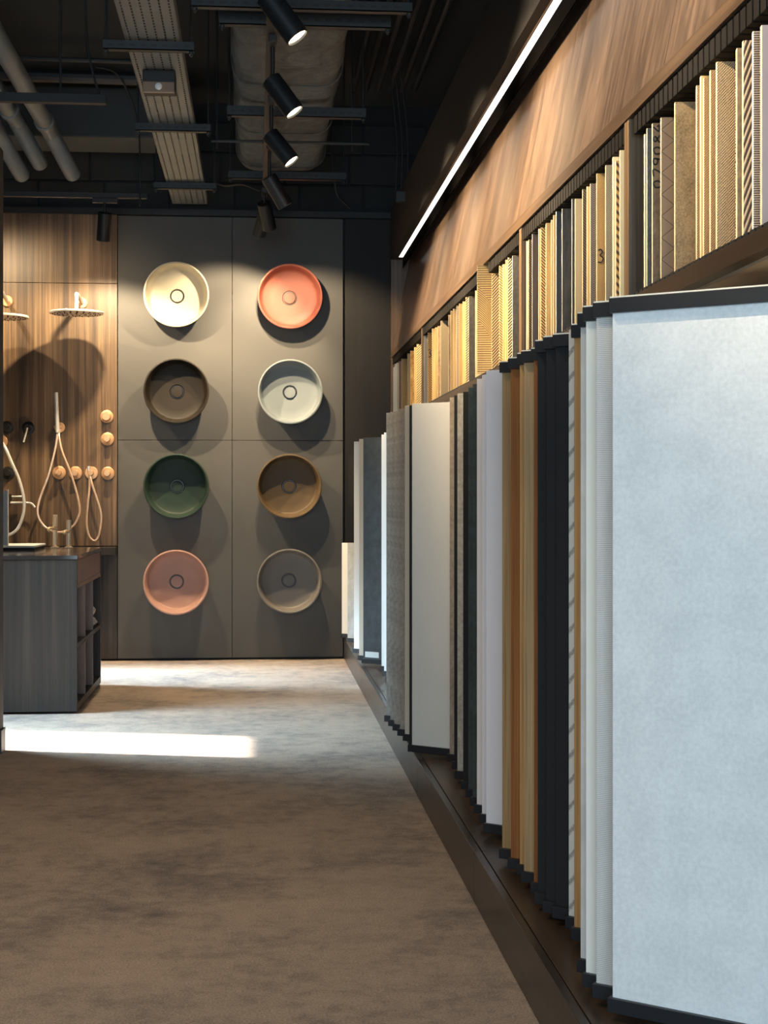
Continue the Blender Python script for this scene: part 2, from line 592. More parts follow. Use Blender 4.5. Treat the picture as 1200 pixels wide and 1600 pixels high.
# bulkhead above the shelf with sloping fascia panels
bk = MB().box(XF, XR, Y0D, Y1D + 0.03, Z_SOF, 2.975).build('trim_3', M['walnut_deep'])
struct(bk)
fas = struct(MB().box(XF, XF + 0.02, Y0D, Y1D, Z_LIP0, Z_LIP1, 0.001).build('trim_4', M['walnut_lip']))
FS = [1.2, 3.2, 4.53, 5.85, 6.93, 8.3, 9.80]
FT = 0.122
for a, b in zip(FS, FS[1:]):
    m = MB().prism([(XF + 0.001, Z_LIP1), (XF + 0.02, Z_LIP1), (XF + FT + 0.02, Z_SOF), (XF + FT, Z_SOF)], a + 0.0012, b - 0.0012)
    m.build('fascia_panel', M['walnut_fascia'], fas)

led = thing('led_strip', 'long glowing white linear light set under the edge of the wooden bulkhead', 'light', (0, 0, 0))
LX = XF * 1.056
MB().box(LX - 0.014, LX + 0.014, Y0D, 9.66, Z_SOF - 0.006, Z_SOF - 0.001).build('diffuser', M['led'], led)
MB().box(LX - 0.018, LX - 0.014, Y0D, 9.67, Z_SOF - 0.009, Z_SOF).build('edge_profile', M['walnut_lip'], led)
MB().box(LX + 0.014, LX + 0.017, Y0D, 9.67, Z_SOF - 0.075, Z_SOF).build('added_baffle', M['added_baffle'], led)  # black strip added so the LED leaves the upper fascia dark

# ------------------------------------------------------------------ tall sample boards
PHI = math.radians(38)
CP, SP = math.cos(PHI), math.sin(PHI)
BM = {
    'felt': stone('pale_felt', S(214, 217, 217), S(232, 234, 233), 110, 0.9, 0.3),
    'woven': pattern('white_weave', 'rib', S(212, 210, 206), S(230, 228, 224), 0.0035, 0.5, 0.12, 0.8),
    'cream': plain('smooth_cream', S(232, 230, 220), 0.5, 0, 0.02),
    'marble': stone('white_marble', S(196, 194, 190), S(234, 232, 226), 5, 0.3, 0.02),
    'honey': wood('honey_oak', S(150, 110, 64), S(186, 142, 90), S(206, 166, 112), 'Z', 70),
    'chevron': pattern('white_diagonal_boards', 'diag', S(178, 174, 166), S(226, 222, 212), 0.055, 0.0, 0.1),
    'black': plain('black_laminate', S(26, 27, 29), 0.5, 0, 0.05),
    'pale_oak': wood('pale_oak', S(140, 112, 78), S(170, 140, 102), S(192, 162, 122), 'Z', 80),
    'brown_oak': wood('brown_oak', S(104, 62, 30), S(138, 86, 44), S(158, 104, 58), 'Z', 80),
    'oak': wood('knotty_oak', S(124, 96, 62), S(160, 128, 86), S(182, 150, 108), 'Z', 60),
    'lilac': plain('pale_lilac', S(224, 219, 222), 0.5, 0, 0.02),
    'pink': plain('pale_pinkish', S(226, 217, 213), 0.5, 0, 0.02),
    'slate_green': stone('dark_green_slate', S(44, 52, 52), S(66, 76, 74), 30, 0.5, 0.1),
    'greystone': stone('light_grey_stone', S(140, 134, 124), S(180, 174, 162), 60),
    'taupe': stone('taupe_stone', S(126, 114, 102), S(160, 148, 134), 50),
    'warm_grey': plain('warm_grey_laminate', S(208, 206, 200), 0.5, 0, 0.03),
    'beige': plain('beige_laminate', S(202, 192, 174), 0.5, 0, 0.03),
    'greybrown': stone('grey_brown_stone', S(112, 106, 98), S(150, 144, 134), 50),
    'white': plain('bright_white', S(236, 238, 236), 0.5, 0, 0.02),
    'charcoal': stone('charcoal_slate', S(50, 56, 60), S(70, 76, 80), 20, 0.5, 0.05),
    'greymarble': stone('grey_marble', S(160, 166, 168), S(212, 216, 216), 9, 0.35, 0.05),
}
ZBOT = 0.155
# px of the front edge, y of the top, y of the foot, material, top cap, ragged edge, label
BOARDS = [
    (957, 466, 1580, 'felt', 1, 0, 'large pale grey felt sample board with black top and bottom rails, nearest the viewer'),
    (931.5, 470, 1557, 'woven', 1, 0, 'white woven-textured sample board just behind the large pale felt board'),
    (915.5, 477, 1540, 'cream', 1, 0, 'smooth cream-white sample board, second behind the large pale felt board'),
    (907, 490, 1517, 'marble', 1, 0, 'narrow strip of white veined sample board beside the honey oak one'),
    (897, 505, 1467, 'honey', 1, 0, 'honey coloured wood sample board between white boards'),
    (888.5, 514, 1449, 'chevron', 0, 0, 'white sample board with diagonal joint lines, beside the black boards'),
    (868, 523, 1433, 'black', 1, 0, 'matt black sample board, nearest of the three black ones'),
    (853, 527, 1424, 'black', 1, 0, 'matt black sample board, middle of the three black ones'),
    (840, 533, 1411, 'black', 1, 0, 'matt black sample board, farthest of the three, beside pale oak'),
    (834, 545, 1395, 'brown_oak', 1, 0, 'thin tan wood sample board just behind the black boards'),
    (818.5, 549, 1377, 'pale_oak', 1, 0, 'pale grained oak sample board, second behind the black boards'),
    (812, 553, 1366, 'honey', 1, 0, 'narrow yellow oak sample board between pale oak and reddish brown wood'),
    (798, 560, 1356, 'brown_oak', 1, 0, 'reddish brown wood sample board between oak ones'),
    (784.5, 566, 1340, 'oak', 1, 0, 'knotty mid-brown oak sample board beside the lilac boards'),
    (759.5, 579, 1300, 'lilac', 0, 0, 'pale lilac sample board, widest of the lilac ones, beside knotty oak'),
    (753, 586, 1285, 'lilac', 0, 0, 'pale lilac sample board, middle of the three lilac ones'),
    (745, 592, 1270, 'pink', 0, 0, 'pinkish white sample board beside the dark slate boards'),
    (738.5, 600, 1258, 'slate_green', 0, 0, 'thin dark grey sample board right behind the pinkish one'),
    (731.5, 605, 1245, 'slate_green', 0, 0, 'dark green-grey slate sample board, second behind the pinkish one'),
    (723.5, 612, 1232, 'black', 0, 0, 'black sample board between dark green slate and light stone'),
    (714.5, 615, 1216, 'greystone', 0, 0, 'light grey stone sample board between two dark ones'),
    (709.5, 618, 1201, 'black', 0, 0, 'thin black sample board between light grey stone and taupe'),
    (702.5, 621, 1189, 'taupe', 0, 0, 'taupe stone sample board just in front of the wide grey one'),
    (640.5, 628, 1174, 'warm_grey', 0, 0, 'wide warm grey sample board seen almost whole, with a black side edge'),
    (632.5, 634, 1157, 'beige', 0, 0, 'beige sample board right behind the wide warm grey one'),
    (624, 638, 1149, 'taupe', 0, 1, 'taupe stone sample board with a ragged edge behind the beige one'),
    (616.5, 641, 1141, 'taupe', 0, 1, 'taupe stone sample board with a ragged edge, farther of the two'),
    (609.5, 643, 1134, 'greybrown', 0, 1, 'grey-brown stone sample board, second from the far end of the tall row'),
    (603.5, 645, 1127, 'greybrown', 0, 0, 'grey stone sample board at the far end of the tall row'),
    (600, 676, 1056, 'white', 0, 0, 'bright white sample board, nearer of two beside the grey stone row'),
    (596, 679, 1048, 'white', 0, 0, 'bright white sample board standing right in front of the charcoal one'),
    (567.5, 684, 1036, 'charcoal', 0, 0, 'charcoal sample board with a small white label at its foot'),
    (561, 686, 1031, 'beige', 0, 0, 'beige sample board just behind the charcoal one'),
    (553, 690, 1020, 'white', 0, 0, 'bright white sample board, farthest of the full height row'),
    (543, 848, 1003, 'greymarble', 0, 0, 'short grey marble sample board at the far end of the plinth'),
    (534, 848, 996, 'white', 0, 0, 'short white sample board last on the plinth, by the basin wall'),
]
TH = 0.014
for i, (px, yt, yb, mat, cap, rag, label) in enumerate(BOARDS):
    P = on_Z(px, yb, ZBOT)
    d = (P - Vector((0, 0, H))).dot(Vector((SY, CY, 0)))
    zt = min(H + (HORIZON - yt) * d / F_PX, 1.461)
    if mat == 'warm_grey':
        zt = 1.435
    W = (1.185 - P.x) / CP
    e = thing('sample_board', label, 'sample board', (P.x, P.y, ZBOT), 'tall sample boards on the plinth', -PHI)
    h = zt - ZBOT
    x0 = 0.0
    if mat == 'warm_grey':
        MB().box(0, 0.009, -0.004, TH, 0.0, h - 0.006).build('edge_strip', M['black_cap'], e)
        x0 = 0.009
    if rag:
        rnd = random.Random(i)
        poly = [(x0 + rnd.uniform(-0.004, 0.004), k * (h - 0.02) / 60 + 0.018) for k in range(61)]
        m = MB().prism(poly + [(W, h), (W, 0.018)], 0, TH)
    else:
        m = MB().box(x0, W, 0, TH, 0.018, h - (0.012 if cap else 0), 0.0012)
    m.build('panel', BM[mat], e)
    MB().box(-0.004 if i else -0.006, W - 0.01, -0.010, TH + 0.002, 0.0, 0.026, 0.001).build('bottom_rail', M['black_cap'], e)
    if cap:
        MB().box(-0.002, W - 0.01, -0.012, TH + 0.002, h - 0.028, h - 0.001, 0.001).build('top_rail', M['black_cap'], e)
        MB().box(-0.001, W - 0.01, -0.009, TH, h - 0.001, h + 0.002).build('top_edge', M['mdf_white'], e)
    if mat == 'charcoal':
        MB().box(0.014, 0.105, -0.002, 0.0, 0.034, 0.066).build('paper_label', M['white'], e)

# ------------------------------------------------------------------ upright samples on the shelf
SM = {
    'cream': M['mdf'],
    'grey': plain('plain_grey_face', S(120, 116, 108), 0.6),
    'rough_grey': stone('rough_grey_face', S(84, 80, 74), S(126, 118, 106), 120),
    'brown_stone': stone('brown_stone_face', S(112, 90, 66), S(158, 130, 98), 70),
    'cross': pattern('crossed_groove_face', 'cross', S(70, 52, 38), S(156, 128, 100), 0.024, 0.2, 0.3),
    'grain_stone': stone('grained_stone_face', S(116, 94, 62), S(172, 144, 104), 200, 0.7, 0.6),
    'dots': pattern('dotted_weave_face', 'dots', S(92, 62, 34), S(214, 172, 118), 0.0052, 0.45, 0.6),
    'honeycomb': pattern('honeycomb_weave_face', 'dots', S(86, 60, 38), S(222, 188, 140), 0.0058, 0.42, 0.7),
    'twill': pattern('twill_rope_face', 'steep', S(96, 72, 52), S(214, 184, 148), 0.011, 0.5, 0.8),
    'rib': pattern('fine_ribbed_face', 'rib', S(110, 92, 78), S(200, 176, 156), 0.0042, 0.45, 0.6),
    'mauve': plain('pale_mauve_face', S(176, 158, 156), 0.6),
    'blue_zig': pattern('dark_blue_herringbone_face', 'zig', S(28, 34, 44), S(64, 74, 90), 0.006, 0.5, 0.4),
    'dark_brush': stone('dark_brushed_face', S(46, 42, 38), S(82, 76, 68), 60, 0.6, 0.4, (1, 1, 0.3)),
    'beige': plain('plain_beige_face', S(186, 166, 130), 0.6, 0, 0.04),
    'brown_weave': pattern('dark_brown_weave_face', 'zig', S(58, 44, 30), S(118, 94, 66), 0.008, 0.5, 0.5),
    'mauve_zig': pattern('mauve_zigzag_face', 'zig', S(84, 72, 66), S(146, 130, 118), 0.006, 0.5, 0.5),
    'tan_weave': pattern('tan_weave_face', 'weave', S(150, 112, 58), S(206, 168, 104), 0.005, 0.5, 0.4),
    'grey_weave': pattern('grey_tan_weave_face', 'weave', S(116, 110, 96), S(180, 164, 132), 0.005, 0.5, 0.4),
    'scroll': pattern('brown_scrolled_face', 'zig', S(84, 52, 24), S(206, 158, 90), 0.02, 0.45, 0.4),
    'dark_brown': wood('dark_brown_face', S(50, 34, 22), S(74, 52, 34), S(92, 68, 46), 'Z', 70),
    'zig_cream': pattern('brown_cream_zigzag_face', 'zig', S(116, 84, 44), S(222, 190, 130), 0.010, 0.5, 0.6),
    'wood': wood('yellow_wood_face', S(176, 140, 80), S(206, 172, 110), S(226, 196, 136), 'Z', 50),
    'black_hatch': pattern('dark_hatched_face', 'diag', S(32, 26, 20), S(222, 196, 150), 0.011, 0.5, 0.5),
    'dark': stone('dark_grey_face', S(46, 44, 42), S(70, 66, 62), 60),
    'wavy': pattern('carved_wave_lines_face', 'wavy', S(166, 124, 62), S(238, 208, 148), 0.0088, 0.4, 0.6),
    'brown_hatch': pattern('brown_hatched_face', 'diag', S(76, 56, 34), S(206, 176, 128), 0.012, 0.5, 0.5),
    'taupe': plain('plain_taupe_face', S(122, 108, 82), 0.6, 0, 0.04),
    'osb': stone('flaked_chipboard_face', S(176, 120, 54), S(232, 188, 112), 40, 0.7, 0.3),
    'checks': pattern('small_check_face', 'weave', S(126, 88, 44), S(226, 190, 126), 0.008, 0.5, 0.5),
    'herring': pattern('brown_herringbone_face', 'zig', S(142, 100, 48), S(204, 160, 92), 0.012, 0.5, 0.4),
    'blue_grey': plain('blue_grey_face', S(126, 132, 138), 0.6),
    'white_hatch': pattern('pale_hatched_face', 'diag', S(128, 96, 48), S(240, 214, 156), 0.014, 0.5, 0.5),
}
# (px, face, description) from far to near, by bay
FAR = 'far end of the shelf'
B1, B2, B3, B4 = 'the far post', 'the middle post', 'the near post', 'the near post'
ORD = ['first', 'second', 'third', 'fourth', 'fifth', 'sixth', 'seventh', 'eighth', 'ninth', 'tenth', 'eleventh', 'twelfth', 'thirteenth', 'fourteenth', 'fifteenth', 'sixteenth', 'seventeenth', 'eighteenth', 'nineteenth', 'twentieth', 'twenty-first', 'twenty-second']
BAYS = [
    ('from the far end of the shelf', [
        (614.5, 'blue_grey', 'blue-grey upright tile sample'), (616.8, 'blue_grey', 'wider blue-grey upright tile sample'), (619.7, 'grey', 'thin pale grey upright sample'),
        (622.9, 'dark_brown', 'thin cream-edged upright sample'), (627, 'checks', 'cream-edged sample with a small checked face'), (636.6, 'wood', 'bright cream upright sample'),
        (641, 'osb', 'flaked yellow chipboard sample'), (647, 'wood', 'thin yellow wood sample'), (651, 'white_hatch', 'cream sample with slanted hatching')]),
    ('right of the far post', [
        (662.5, 'grey', 'thin pale-edged grey sample'), (668.4, 'herring', 'brown herringbone sample marked with a handwritten 3'), (675, 'wood', 'thin golden wood sample'), (679.7, 'checks', 'narrow speckled brown sample'),
        (683.6, 'brown_stone', 'narrow yellow-brown sample'), (688.5, 'taupe', 'plain taupe sample with a white top edge'), (700.7, 'brown_stone', 'thin pinkish cream-edged sample'),
        (704, 'checks', 'narrow sample with a checked black and cream face'), (707.8, 'wood', 'plain golden wood sample'), (713.4, 'rib', 'thin white-edged ribbed sample'), (717, 'checks', 'narrow pinkish checked sample'),
        (722.8, 'wood', 'thin bright cream sample'), (727.5, 'black_hatch', 'narrow black and white hatched sample'), (732.3, 'dark', 'dark grey sample with faint hatching'),
        (742.5, 'cream', 'thin plain cream-coloured sample'), (745.5, 'wavy', 'wide cream sample carved with wavy lines'), (768.5, 'brown_hatch', 'brown sample with curved slanting hatch'),
        (780, 'zig_cream', 'narrow brown and cream zigzag sample'), (785.5, 'wood', 'thin cream-edged yellow sample'), (790, 'wood', 'thin pale yellow sample'), (793.5, 'black_hatch', 'sample with bold dark diagonal stripes'),
        (800.6, 'dark', 'dark charcoal sample with a white edge')]),
    ('right of the middle post', [
        (822.5, 'cream', 'thin cream-coloured sample'), (826, 'brown_weave', 'thin cream-edged brown woven sample'), (831.5, 'dark_brown', 'dark brown wood sample'),
        (841.6, 'wood', 'thin bright cream-edged sample'), (845, 'zig_cream', 'brown and cream zigzag sample'), (853, 'wood', 'yellow wood grain sample'), (861.3, 'wood', 'thin pale wood sample'),
        (864.6, 'wood', 'thin light wood sample'), (869, 'blue_zig', 'dark blue herringbone sample'), (878.3, 'dark_brush', 'dark brushed grey sample'), (893.7, 'dark', 'thin white-edged dark sample'),
        (898.6, 'beige', 'plain beige sample'), (910.4, 'brown_weave', 'dark brown woven sample'), (917.2, 'wood', 'thin cream sample'), (922.4, 'mauve_zig', 'mauve grey zigzag sample'),
        (932.4, 'tan_weave', 'tan woven sample marked with a handwritten 3'), (946.4, 'grey_weave', 'tan to grey woven sample'), (957.6, 'cream', 'thin cream-coloured sample with a raised top'), (962.3, 'scroll', 'narrow sample with brown scrolled figures'), (968.6, 'cream', 'thin cream sample touching the near post')]),
    ('right of the near post', [
        (1007, 'cream', 'thin bright cream sample'), (1011, 'rough_grey', 'narrow rough grey sample'), (1019.5, 'brown_stone', 'brown stone sample with a handwritten number up its side'), (1033, 'cross', 'brown sample with a row of crossed grooves'),
        (1054.8, 'grain_stone', 'wide grainy brown stone sample'), (1088.6, 'dots', 'thin cream-edged dotted sample'), (1095, 'wood', 'thin bright yellow-edged sample'), (1099.7, 'dots', 'narrow brown dotted sample'), (1110, 'dots', 'narrow tan dotted sample'),
        (1120, 'honeycomb', 'wide sample with a honeycomb weave face'), (1151.5, 'brown_stone', 'narrow plain brown sample'), (1161.3, 'twill', 'sample with a thick slanting rope pattern'), (1177, 'rib', 'sample with fine horizontal ribs'), (1190, 'mauve', 'pale mauve sample at the frame edge')]),
]
XSMP = XF + 0.012
SPH = math.radians(8)
strokes = {
    '0': [[(0.5, 1), (0.15, 0.8), (0.1, 0.4), (0.3, 0.05), (0.65, 0.1), (0.85, 0.5), (0.75, 0.9), (0.5, 1)]],
    '7': [[(0.1, 1), (0.9, 0.98), (0.45, 0.02)]],
    '9': [[(0.85, 0.75), (0.6, 0.5), (0.25, 0.6), (0.2, 0.9), (0.55, 1.02), (0.85, 0.85), (0.7, 0.02)]],
    '8': [[(0.5, 0.55), (0.2, 0.78), (0.5, 1), (0.8, 0.78), (0.5, 0.55), (0.15, 0.28), (0.5, 0), (0.85, 0.28), (0.5, 0.55)]],
    '4': [[(0.6, 1), (0.1, 0.35), (0.9, 0.35)], [(0.7, 0.6), (0.65, 0)]],
    '3': [[(0.1, 0.92), (0.5, 1.0), (0.75, 0.8), (0.4, 0.56), (0.85, 0.35), (0.6, 0.03), (0.1, 0.05)]],
}
for ref, items in BAYS:
    for k, (px, face, desc) in enumerate(items):
        x_front = XSMP if face != 'wavy' else XSMP - 0.034
        P, d = on_X(px, x_front)
        rnd = random.Random(int(px * 10))
        th = 0.0115
        top = Z_LIP0 - 0.049 - rnd.uniform(0.0, 0.016)
        if face in ('wavy',):
            top = Z_LIP0 - 0.001
        if ref.startswith('right of the middle') and px in (957.6, 968.6):
            top = Z_LIP0 - 0.047
        depth = 0.29 * (0.95 if face != 'wavy' else 1)
        e = thing('tile_sample', f'{desc}, {ORD[k]} {ref}', 'tile sample', (x_front, P.y, Z_SH1 + 0.0061), 'tile samples on the wall shelf', -SPH)
        h = top - Z_SH1 - 0.006
        MB().box(0, depth, 0.002, 0.002 + th, 0, h, 0.0008).build('core_board', M['mdf'] if face not in ('dark', 'grey', 'rib', 'blue_grey', 'blue_zig', 'dark_brush') else M['mdf_white'], e)
        f = MB().box(0.0008, depth, 0.0, 0.002, 0.0006, h - 0.0006).build('face_sheet', SM[face], e)
        if 'handwritten' in desc:
            wr = MB()
            if 'number' in desc:
                txt = list(enumerate('079084'))
                s = 0.0205
                for j, ch in txt:
                    for st in strokes[ch]:
                        pts = [(0.0020 + (1 - q) * 0.019, -0.0006, 0.220 + j * 0.0255 + p * s) for p, q in st]
                        wr.tube(pts, 0.0018, 6, 4)
            else:
                z0, s = (0.138, 0.035) if px > 900 else (0.246, 0.040)
                for st in strokes['3']:
                    pts = [(0.0015 + p * s * 0.5, -0.0006, z0 + q * s) for p, q in st]
                    wr.tube(pts, 0.0018, 6, 4)
            wr.build('handwriting', M['ink'], f)

# ------------------------------------------------------------------ basins
BAS = [
    (275.5, 460, 'cream', S(236, 226, 200), 'cream white round basin at the top of the left column'),
    (453, 463, 'coral', S(170, 98, 82), 'coral red round basin at the top of the right column'),
    (275.5, 611, 'umber', S(44, 37, 29), 'dark olive brown round basin under the cream one'),
    (453.5, 612, 'ice', S(150, 160, 164), 'pale blue-grey round basin under the coral one'),
    (275.5, 760, 'green', S(46, 66, 56), 'dark green round basin above the pink one'),
    (452, 760, 'ochre', S(112, 92, 66), 'ochre brown round basin under the pale blue-grey one'),
    (275, 910, 'pink', S(214, 168, 152), 'salmon pink round basin at the bottom of the left column'),
    (452, 908, 'greige', S(146, 140, 134), 'warm grey round basin at the bottom of the right column'),
]
for px, py, nm, c, label in BAS:
    fr = on_Y(px, py, YB - 0.12)
    e = thing('round_basin', label, 'basin', (fr.x, YB - 0.001, fr.z), 'round basins mounted on the grey wall')
    mat = plain('glaze_' + nm, mul(c, 0.62), 0.55, 0, 0.03, 8, 0, 0.3)
    R = 0.214
    prof = [(0.165, 0.0), (0.178, 0.004), (R - 0.012, 0.075), (R, 0.122), (R, 0.128), (R - 0.004, 0.130), (R - 0.009, 0.130), (R - 0.012, 0.127), (R - 0.016, 0.115), (0.188, 0.050), (0.182, 0.040), (0.172, 0.034), (0.12, 0.029), (0.05, 0.025), (0.046, 0.018), (0.0, 0.018)]
    MB().lathe(prof, (0, 0, 0), (0, -1, 0), 64, False).build('bowl', mat, e, True)
    MB().lathe([(0.0, 0.0185), (0.036, 0.0185), (0.038, 0.027), (0.036, 0.031), (0.0, 0.033)], (0, 0, 0), (0, -1, 0), 36, False).build('drain_cap', mat, e, True)
    MB().lathe([(0.0385, 0.0185), (0.0455, 0.0185), (0.0455, 0.0215), (0.0385, 0.0215)], (0, 0, 0), (0, -1, 0), 36, False).build('drain_ring', M['ring_dark'], e, True)

# ------------------------------------------------------------------ shower fittings on the wood wall
YW = YB - 0.007


def shower(px_r, py_r, px_h, py_h, name, label, mat, Ydisc, R=0.172):
    a = on_Y(px_r, py_r, YW - 0.01)
    dsk = on_Y(px_h, py_h, Ydisc)
    e = thing(name, label, 'shower head', (a.x, YW, a.z), 'rain shower heads on the wood wall')
    L = lambda p: Vector(p) - Vector((a.x, YW, a.z))
    MB().lathe([(0.036, 0.0), (0.038, 0.003), (0.038, 0.014), (0.034, 0.018), (0.013, 0.018)], (0, 0, 0), (0, -1, 0), 28).build('rosette', M['rose'], e, True)
    d = L(dsk)
    MB().tube([(0, -0.015, 0), (d.x * 0.55, d.y * 0.55, 0.012), (d.x * 0.92, d.y * 0.9, 0.014), (d.x, d.y, 0.0), (d.x, d.y, d.z + 0.012)], 0.0125, 14, 8).build('arm', mat, e, True)
    MB().lathe([(0.0, 0.014), (0.022, 0.014), (0.03, 0.008), (R - 0.004, 0.007), (R, 0.002), (R - 0.003, -0.006), (0.0, -0.006)], d, (0, 0, 1), 56, False).build('spray_disc', mat, e, True)
    nz = MB()
    for r in (0.03, 0.06, 0.09, 0.12, 0.148):
        nn = int(r * 150)
        for k in range(nn):
            q = d + Vector((r * math.cos(2 * PI * k / nn), r * math.sin(2 * PI * k / nn), -0.006))
            nz.lathe([(0.0035, 0), (0.0025, 0.006)], q, (0, 0, -1), 6)
    tag(nz.build('nozzles', M['black_metal'], e), kind='stuff')
    return e


shower(128, 473, 119.5, 489, 'rain_shower', 'pale round rain shower head on a copper wall arm, fully in view', M['silver'], 9.66)
shower(11, 470, 2, 495, 'rain_shower', 'rain shower head half hidden behind the dark partition', M['silver'], 9.66)


def knob(px, py, label, mat=None, name='shower_valve', cat='valve', stem=0.05, ro=0.043, rk=0.021, group='round wall valves', extra=None):
    mat = mat or M['rose']
    a = on_Y(px, py, YW)
    e = thing(name, label, cat, (a.x, YW, a.z), group)
    MB().lathe([(ro - 0.002, 0.0), (ro, 0.002), (ro, 0.007), (ro - 0.003, 0.009), (0, 0.009)], (0, 0, 0), (0, -1, 0), 32, False).build('rosette', mat, e, True)
    MB().lathe([(rk, 0.009), (rk, stem - 0.002), (rk - 0.002, stem), (0, stem)], (0, 0, 0), (0, -1, 0), 24, False).build('handle', mat, e, True)
    if extra:
        extra(e, mat)
    return e


def lever(dx, dz, y=-0.045, r=0.006):
    def f(e, mat):
        MB().cyl((0, y, 0), (dx, y - 0.02, dz), r, 12).build('lever', M['silver'], e, True)
    return f


def disc_fin(e, mat):
    MB().box(-0.024, 0.0, -0.085, -0.052, -0.012, 0.012, 0.003).build('lever', mat, e, True)


knob(167, 651, 'top copper round valve of the vertical row of three', extra=None, stem=0.06, rk=0.028)
knob(168, 686, 'middle copper round valve of the vertical row of three', stem=0.065)
knob(168.5, 739.5, 'bottom copper round valve of the vertical row, right of the hose outlet', stem=0.07)
knob(118, 739, 'copper round valve behind the branch of the long hose loop', stem=0.06)
knob(92.5, 738.5, 'copper round valve with a bright handle inside the long hose loop', stem=0.07, extra=disc_fin)
knob(44.5, 669, 'black round valve with a thin pale pin lever', M['black_metal'], stem=0.045, rk=0.024, extra=lever(-0.022, -0.095))
knob(11, 668, 'black round valve partly hidden by the partition, beside the pin lever valve', M['black_metal'], stem=0.045, rk=0.024)
knob(13, 739, 'small black round valve behind the pale hose, below the upper black valves', M['black_metal'], stem=0.04, rk=0.022)

# hand shower with holder and long hose
a = on_Y(93.5, 668, YW)
hs = thing('hand_shower', 'slim copper stick hand shower in its wall holder with long looping hose', 'hand shower', (a.x, YW, a.z))
MB().lathe([(0.034, 0.0), (0.035, 0.006), (0.032, 0.009), (0, 0.009)], (0, 0, 0), (0, -1, 0), 28, False).build('rosette', M['rose'], hs, True)
MB().cyl((0, -0.009, 0), (-0.015, -0.085, 0), 0.014, 16).build('holder', M['rose'], hs, True)


def hl(px, py, y):
    return on_Y(px, py, YW + y) - a


MB().cyl(hl(90, 676, -0.085), hl(87.5, 613, -0.10), 0.0135, 18, 0.0125).build('handset', M['silver'], hs, True)
pts = [hl(90, 677, -0.085), hl(86, 703, -0.09), hl(75, 745, -0.10), hl(62, 780, -0.10), hl(59, 803, -0.10), hl(68, 821, -0.10), hl(83, 830, -0.10), hl(98, 831, -0.10), hl(114, 822, -0.10), hl(123, 806, -0.10), hl(124, 790, -0.10), hl(117, 760, -0.095), hl(108, 733, -0.095), hl(97, 705, -0.085), hl(92, 680, -0.06), hl(93.5, 671, -0.02)]
MB().tube(pts, 0.0075, 10, 8).build('hose', M['rose_hose'], hs, True)

a = on_Y(143, 739, YW)
ho = thing('hose_outlet', 'copper wall outlet with a short hanging hose loop', 'hose outlet', (a.x, YW, a.z))
MB().lathe([(0.042, 0.0), (0.043, 0.006), (0.04, 0.009), (0, 0.009)], (0, 0, 0), (0, -1, 0), 32, False).build('rosette', M['rose'], ho, True)
MB().cyl((0, -0.009, 0), (0, -0.07, 0), 0.018, 20).build('outlet', M['rose'], ho, True)
MB().cyl((-0.012, -0.06, 0.004), (-0.012, -0.06, 0.044), 0.010, 14).build('hook', M['silver'], ho, True)
pts = [hl(141, 744, -0.06), hl(144, 757, -0.075), hl(151, 778, -0.08), hl(157, 798, -0.08), hl(158, 815, -0.08), hl(154, 838, -0.08), hl(147, 845, -0.08), hl(139, 837, -0.08), hl(135.5, 818, -0.08), hl(137, 790, -0.08), hl(139.5, 765, -0.07), hl(140.5, 745, -0.05)]
MB().tube(pts, 0.0075, 10, 8).build('hose', M['rose_hose'], ho, True)

a = on_Y(2, 690, YW)
h2 = thing('shower_hose', 'thick pale shower hose looping out from behind the dark partition', 'hose', (a.x, YW, a.z))
MB().lathe([(0.042, 0.0), (0.043, 0.006), (0.04, 0.009), (0, 0.009)], (0, 0, 0), (0, -1, 0), 32, False).build('rosette', M['rose'], h2, True)
pts = [hl(2, 690, -0.01), hl(8, 699, -0.09), hl(18, 722, -0.10), hl(30, 750, -0.10), hl(37, 778, -0.10), hl(37, 800, -0.10), hl(30, 822, -0.10), hl(20, 833, -0.10), hl(5, 837, -0.10), hl(-6, 832, -0.06)]
MB().tube(pts, 0.0105, 12, 8).build('hose', M['silver'], h2, True)

# bath filler with two bars and a curved spout
a = on_Y(14, 784, YW)
bf = thing('bath_filler', 'pale double bar wall tap with a downturned spout beside the hose', 'tap', (a.x, YW, a.z))
MB().box(-0.05, 0.02, -0.085, 0.0, -0.01, 0.05, 0.004).build('wall_block', M['black_metal'], bf)
MB().cyl(hl(18, 776, -0.06), hl(36, 776, -0.06), 0.007, 14).build('handle_bar', M['silver'], bf, True)
MB().tube([hl(16, 785.5, -0.06), hl(30, 785.5, -0.06), hl(44, 785.8, -0.06), hl(50, 787.5, -0.06), hl(54.5, 793, -0.06)], 0.0075, 12, 6).build('spout', M['silver'], bf, True)

# ------------------------------------------------------------------ vanity
VX1, VY0, VY1, VT = -0.895, 7.62, 8.78, 0.795
VX0 = -2.0
va = thing('vanity_unit', 'dark grey wooden vanity unit with glossy top and open side cubbies', 'vanity', (0, 0, 0))
t = 0.022
MB().box(VX0, VX1, VY0, VY0 + t, 0.012, VT - 0.022, 0.001).build('front_panel', M['grey_oak'], va)
MB().box(VX0, VX1, VY1 - t, VY1, 0.012, VT - 0.022, 0.001).build('back_panel', M['dark_oak'], va)
MB().box(VX0, VX0 + t, VY0 + t, VY1 - t, 0.012, VT - 0.022).build('side_panel', M['dark_oak'], va)
MB().box(VX0 + t, VX1 - 0.42, VY0 + t, VY1 - t, 0.012, VT - 0.03).build('core', M['black'], va)
MB().box(VX1 - 0.42, VX1 - 0.001, VY0 + t, VY1 - t, 0.012, 0.05).build('bottom_board', M['dark_oak'], va)
MB().box(VX1 - 0.42, VX1 - 0.001, VY0 + t, VY1 - t, 0.328, 0.352).build('middle_shelf', M['grey_oak'], va)
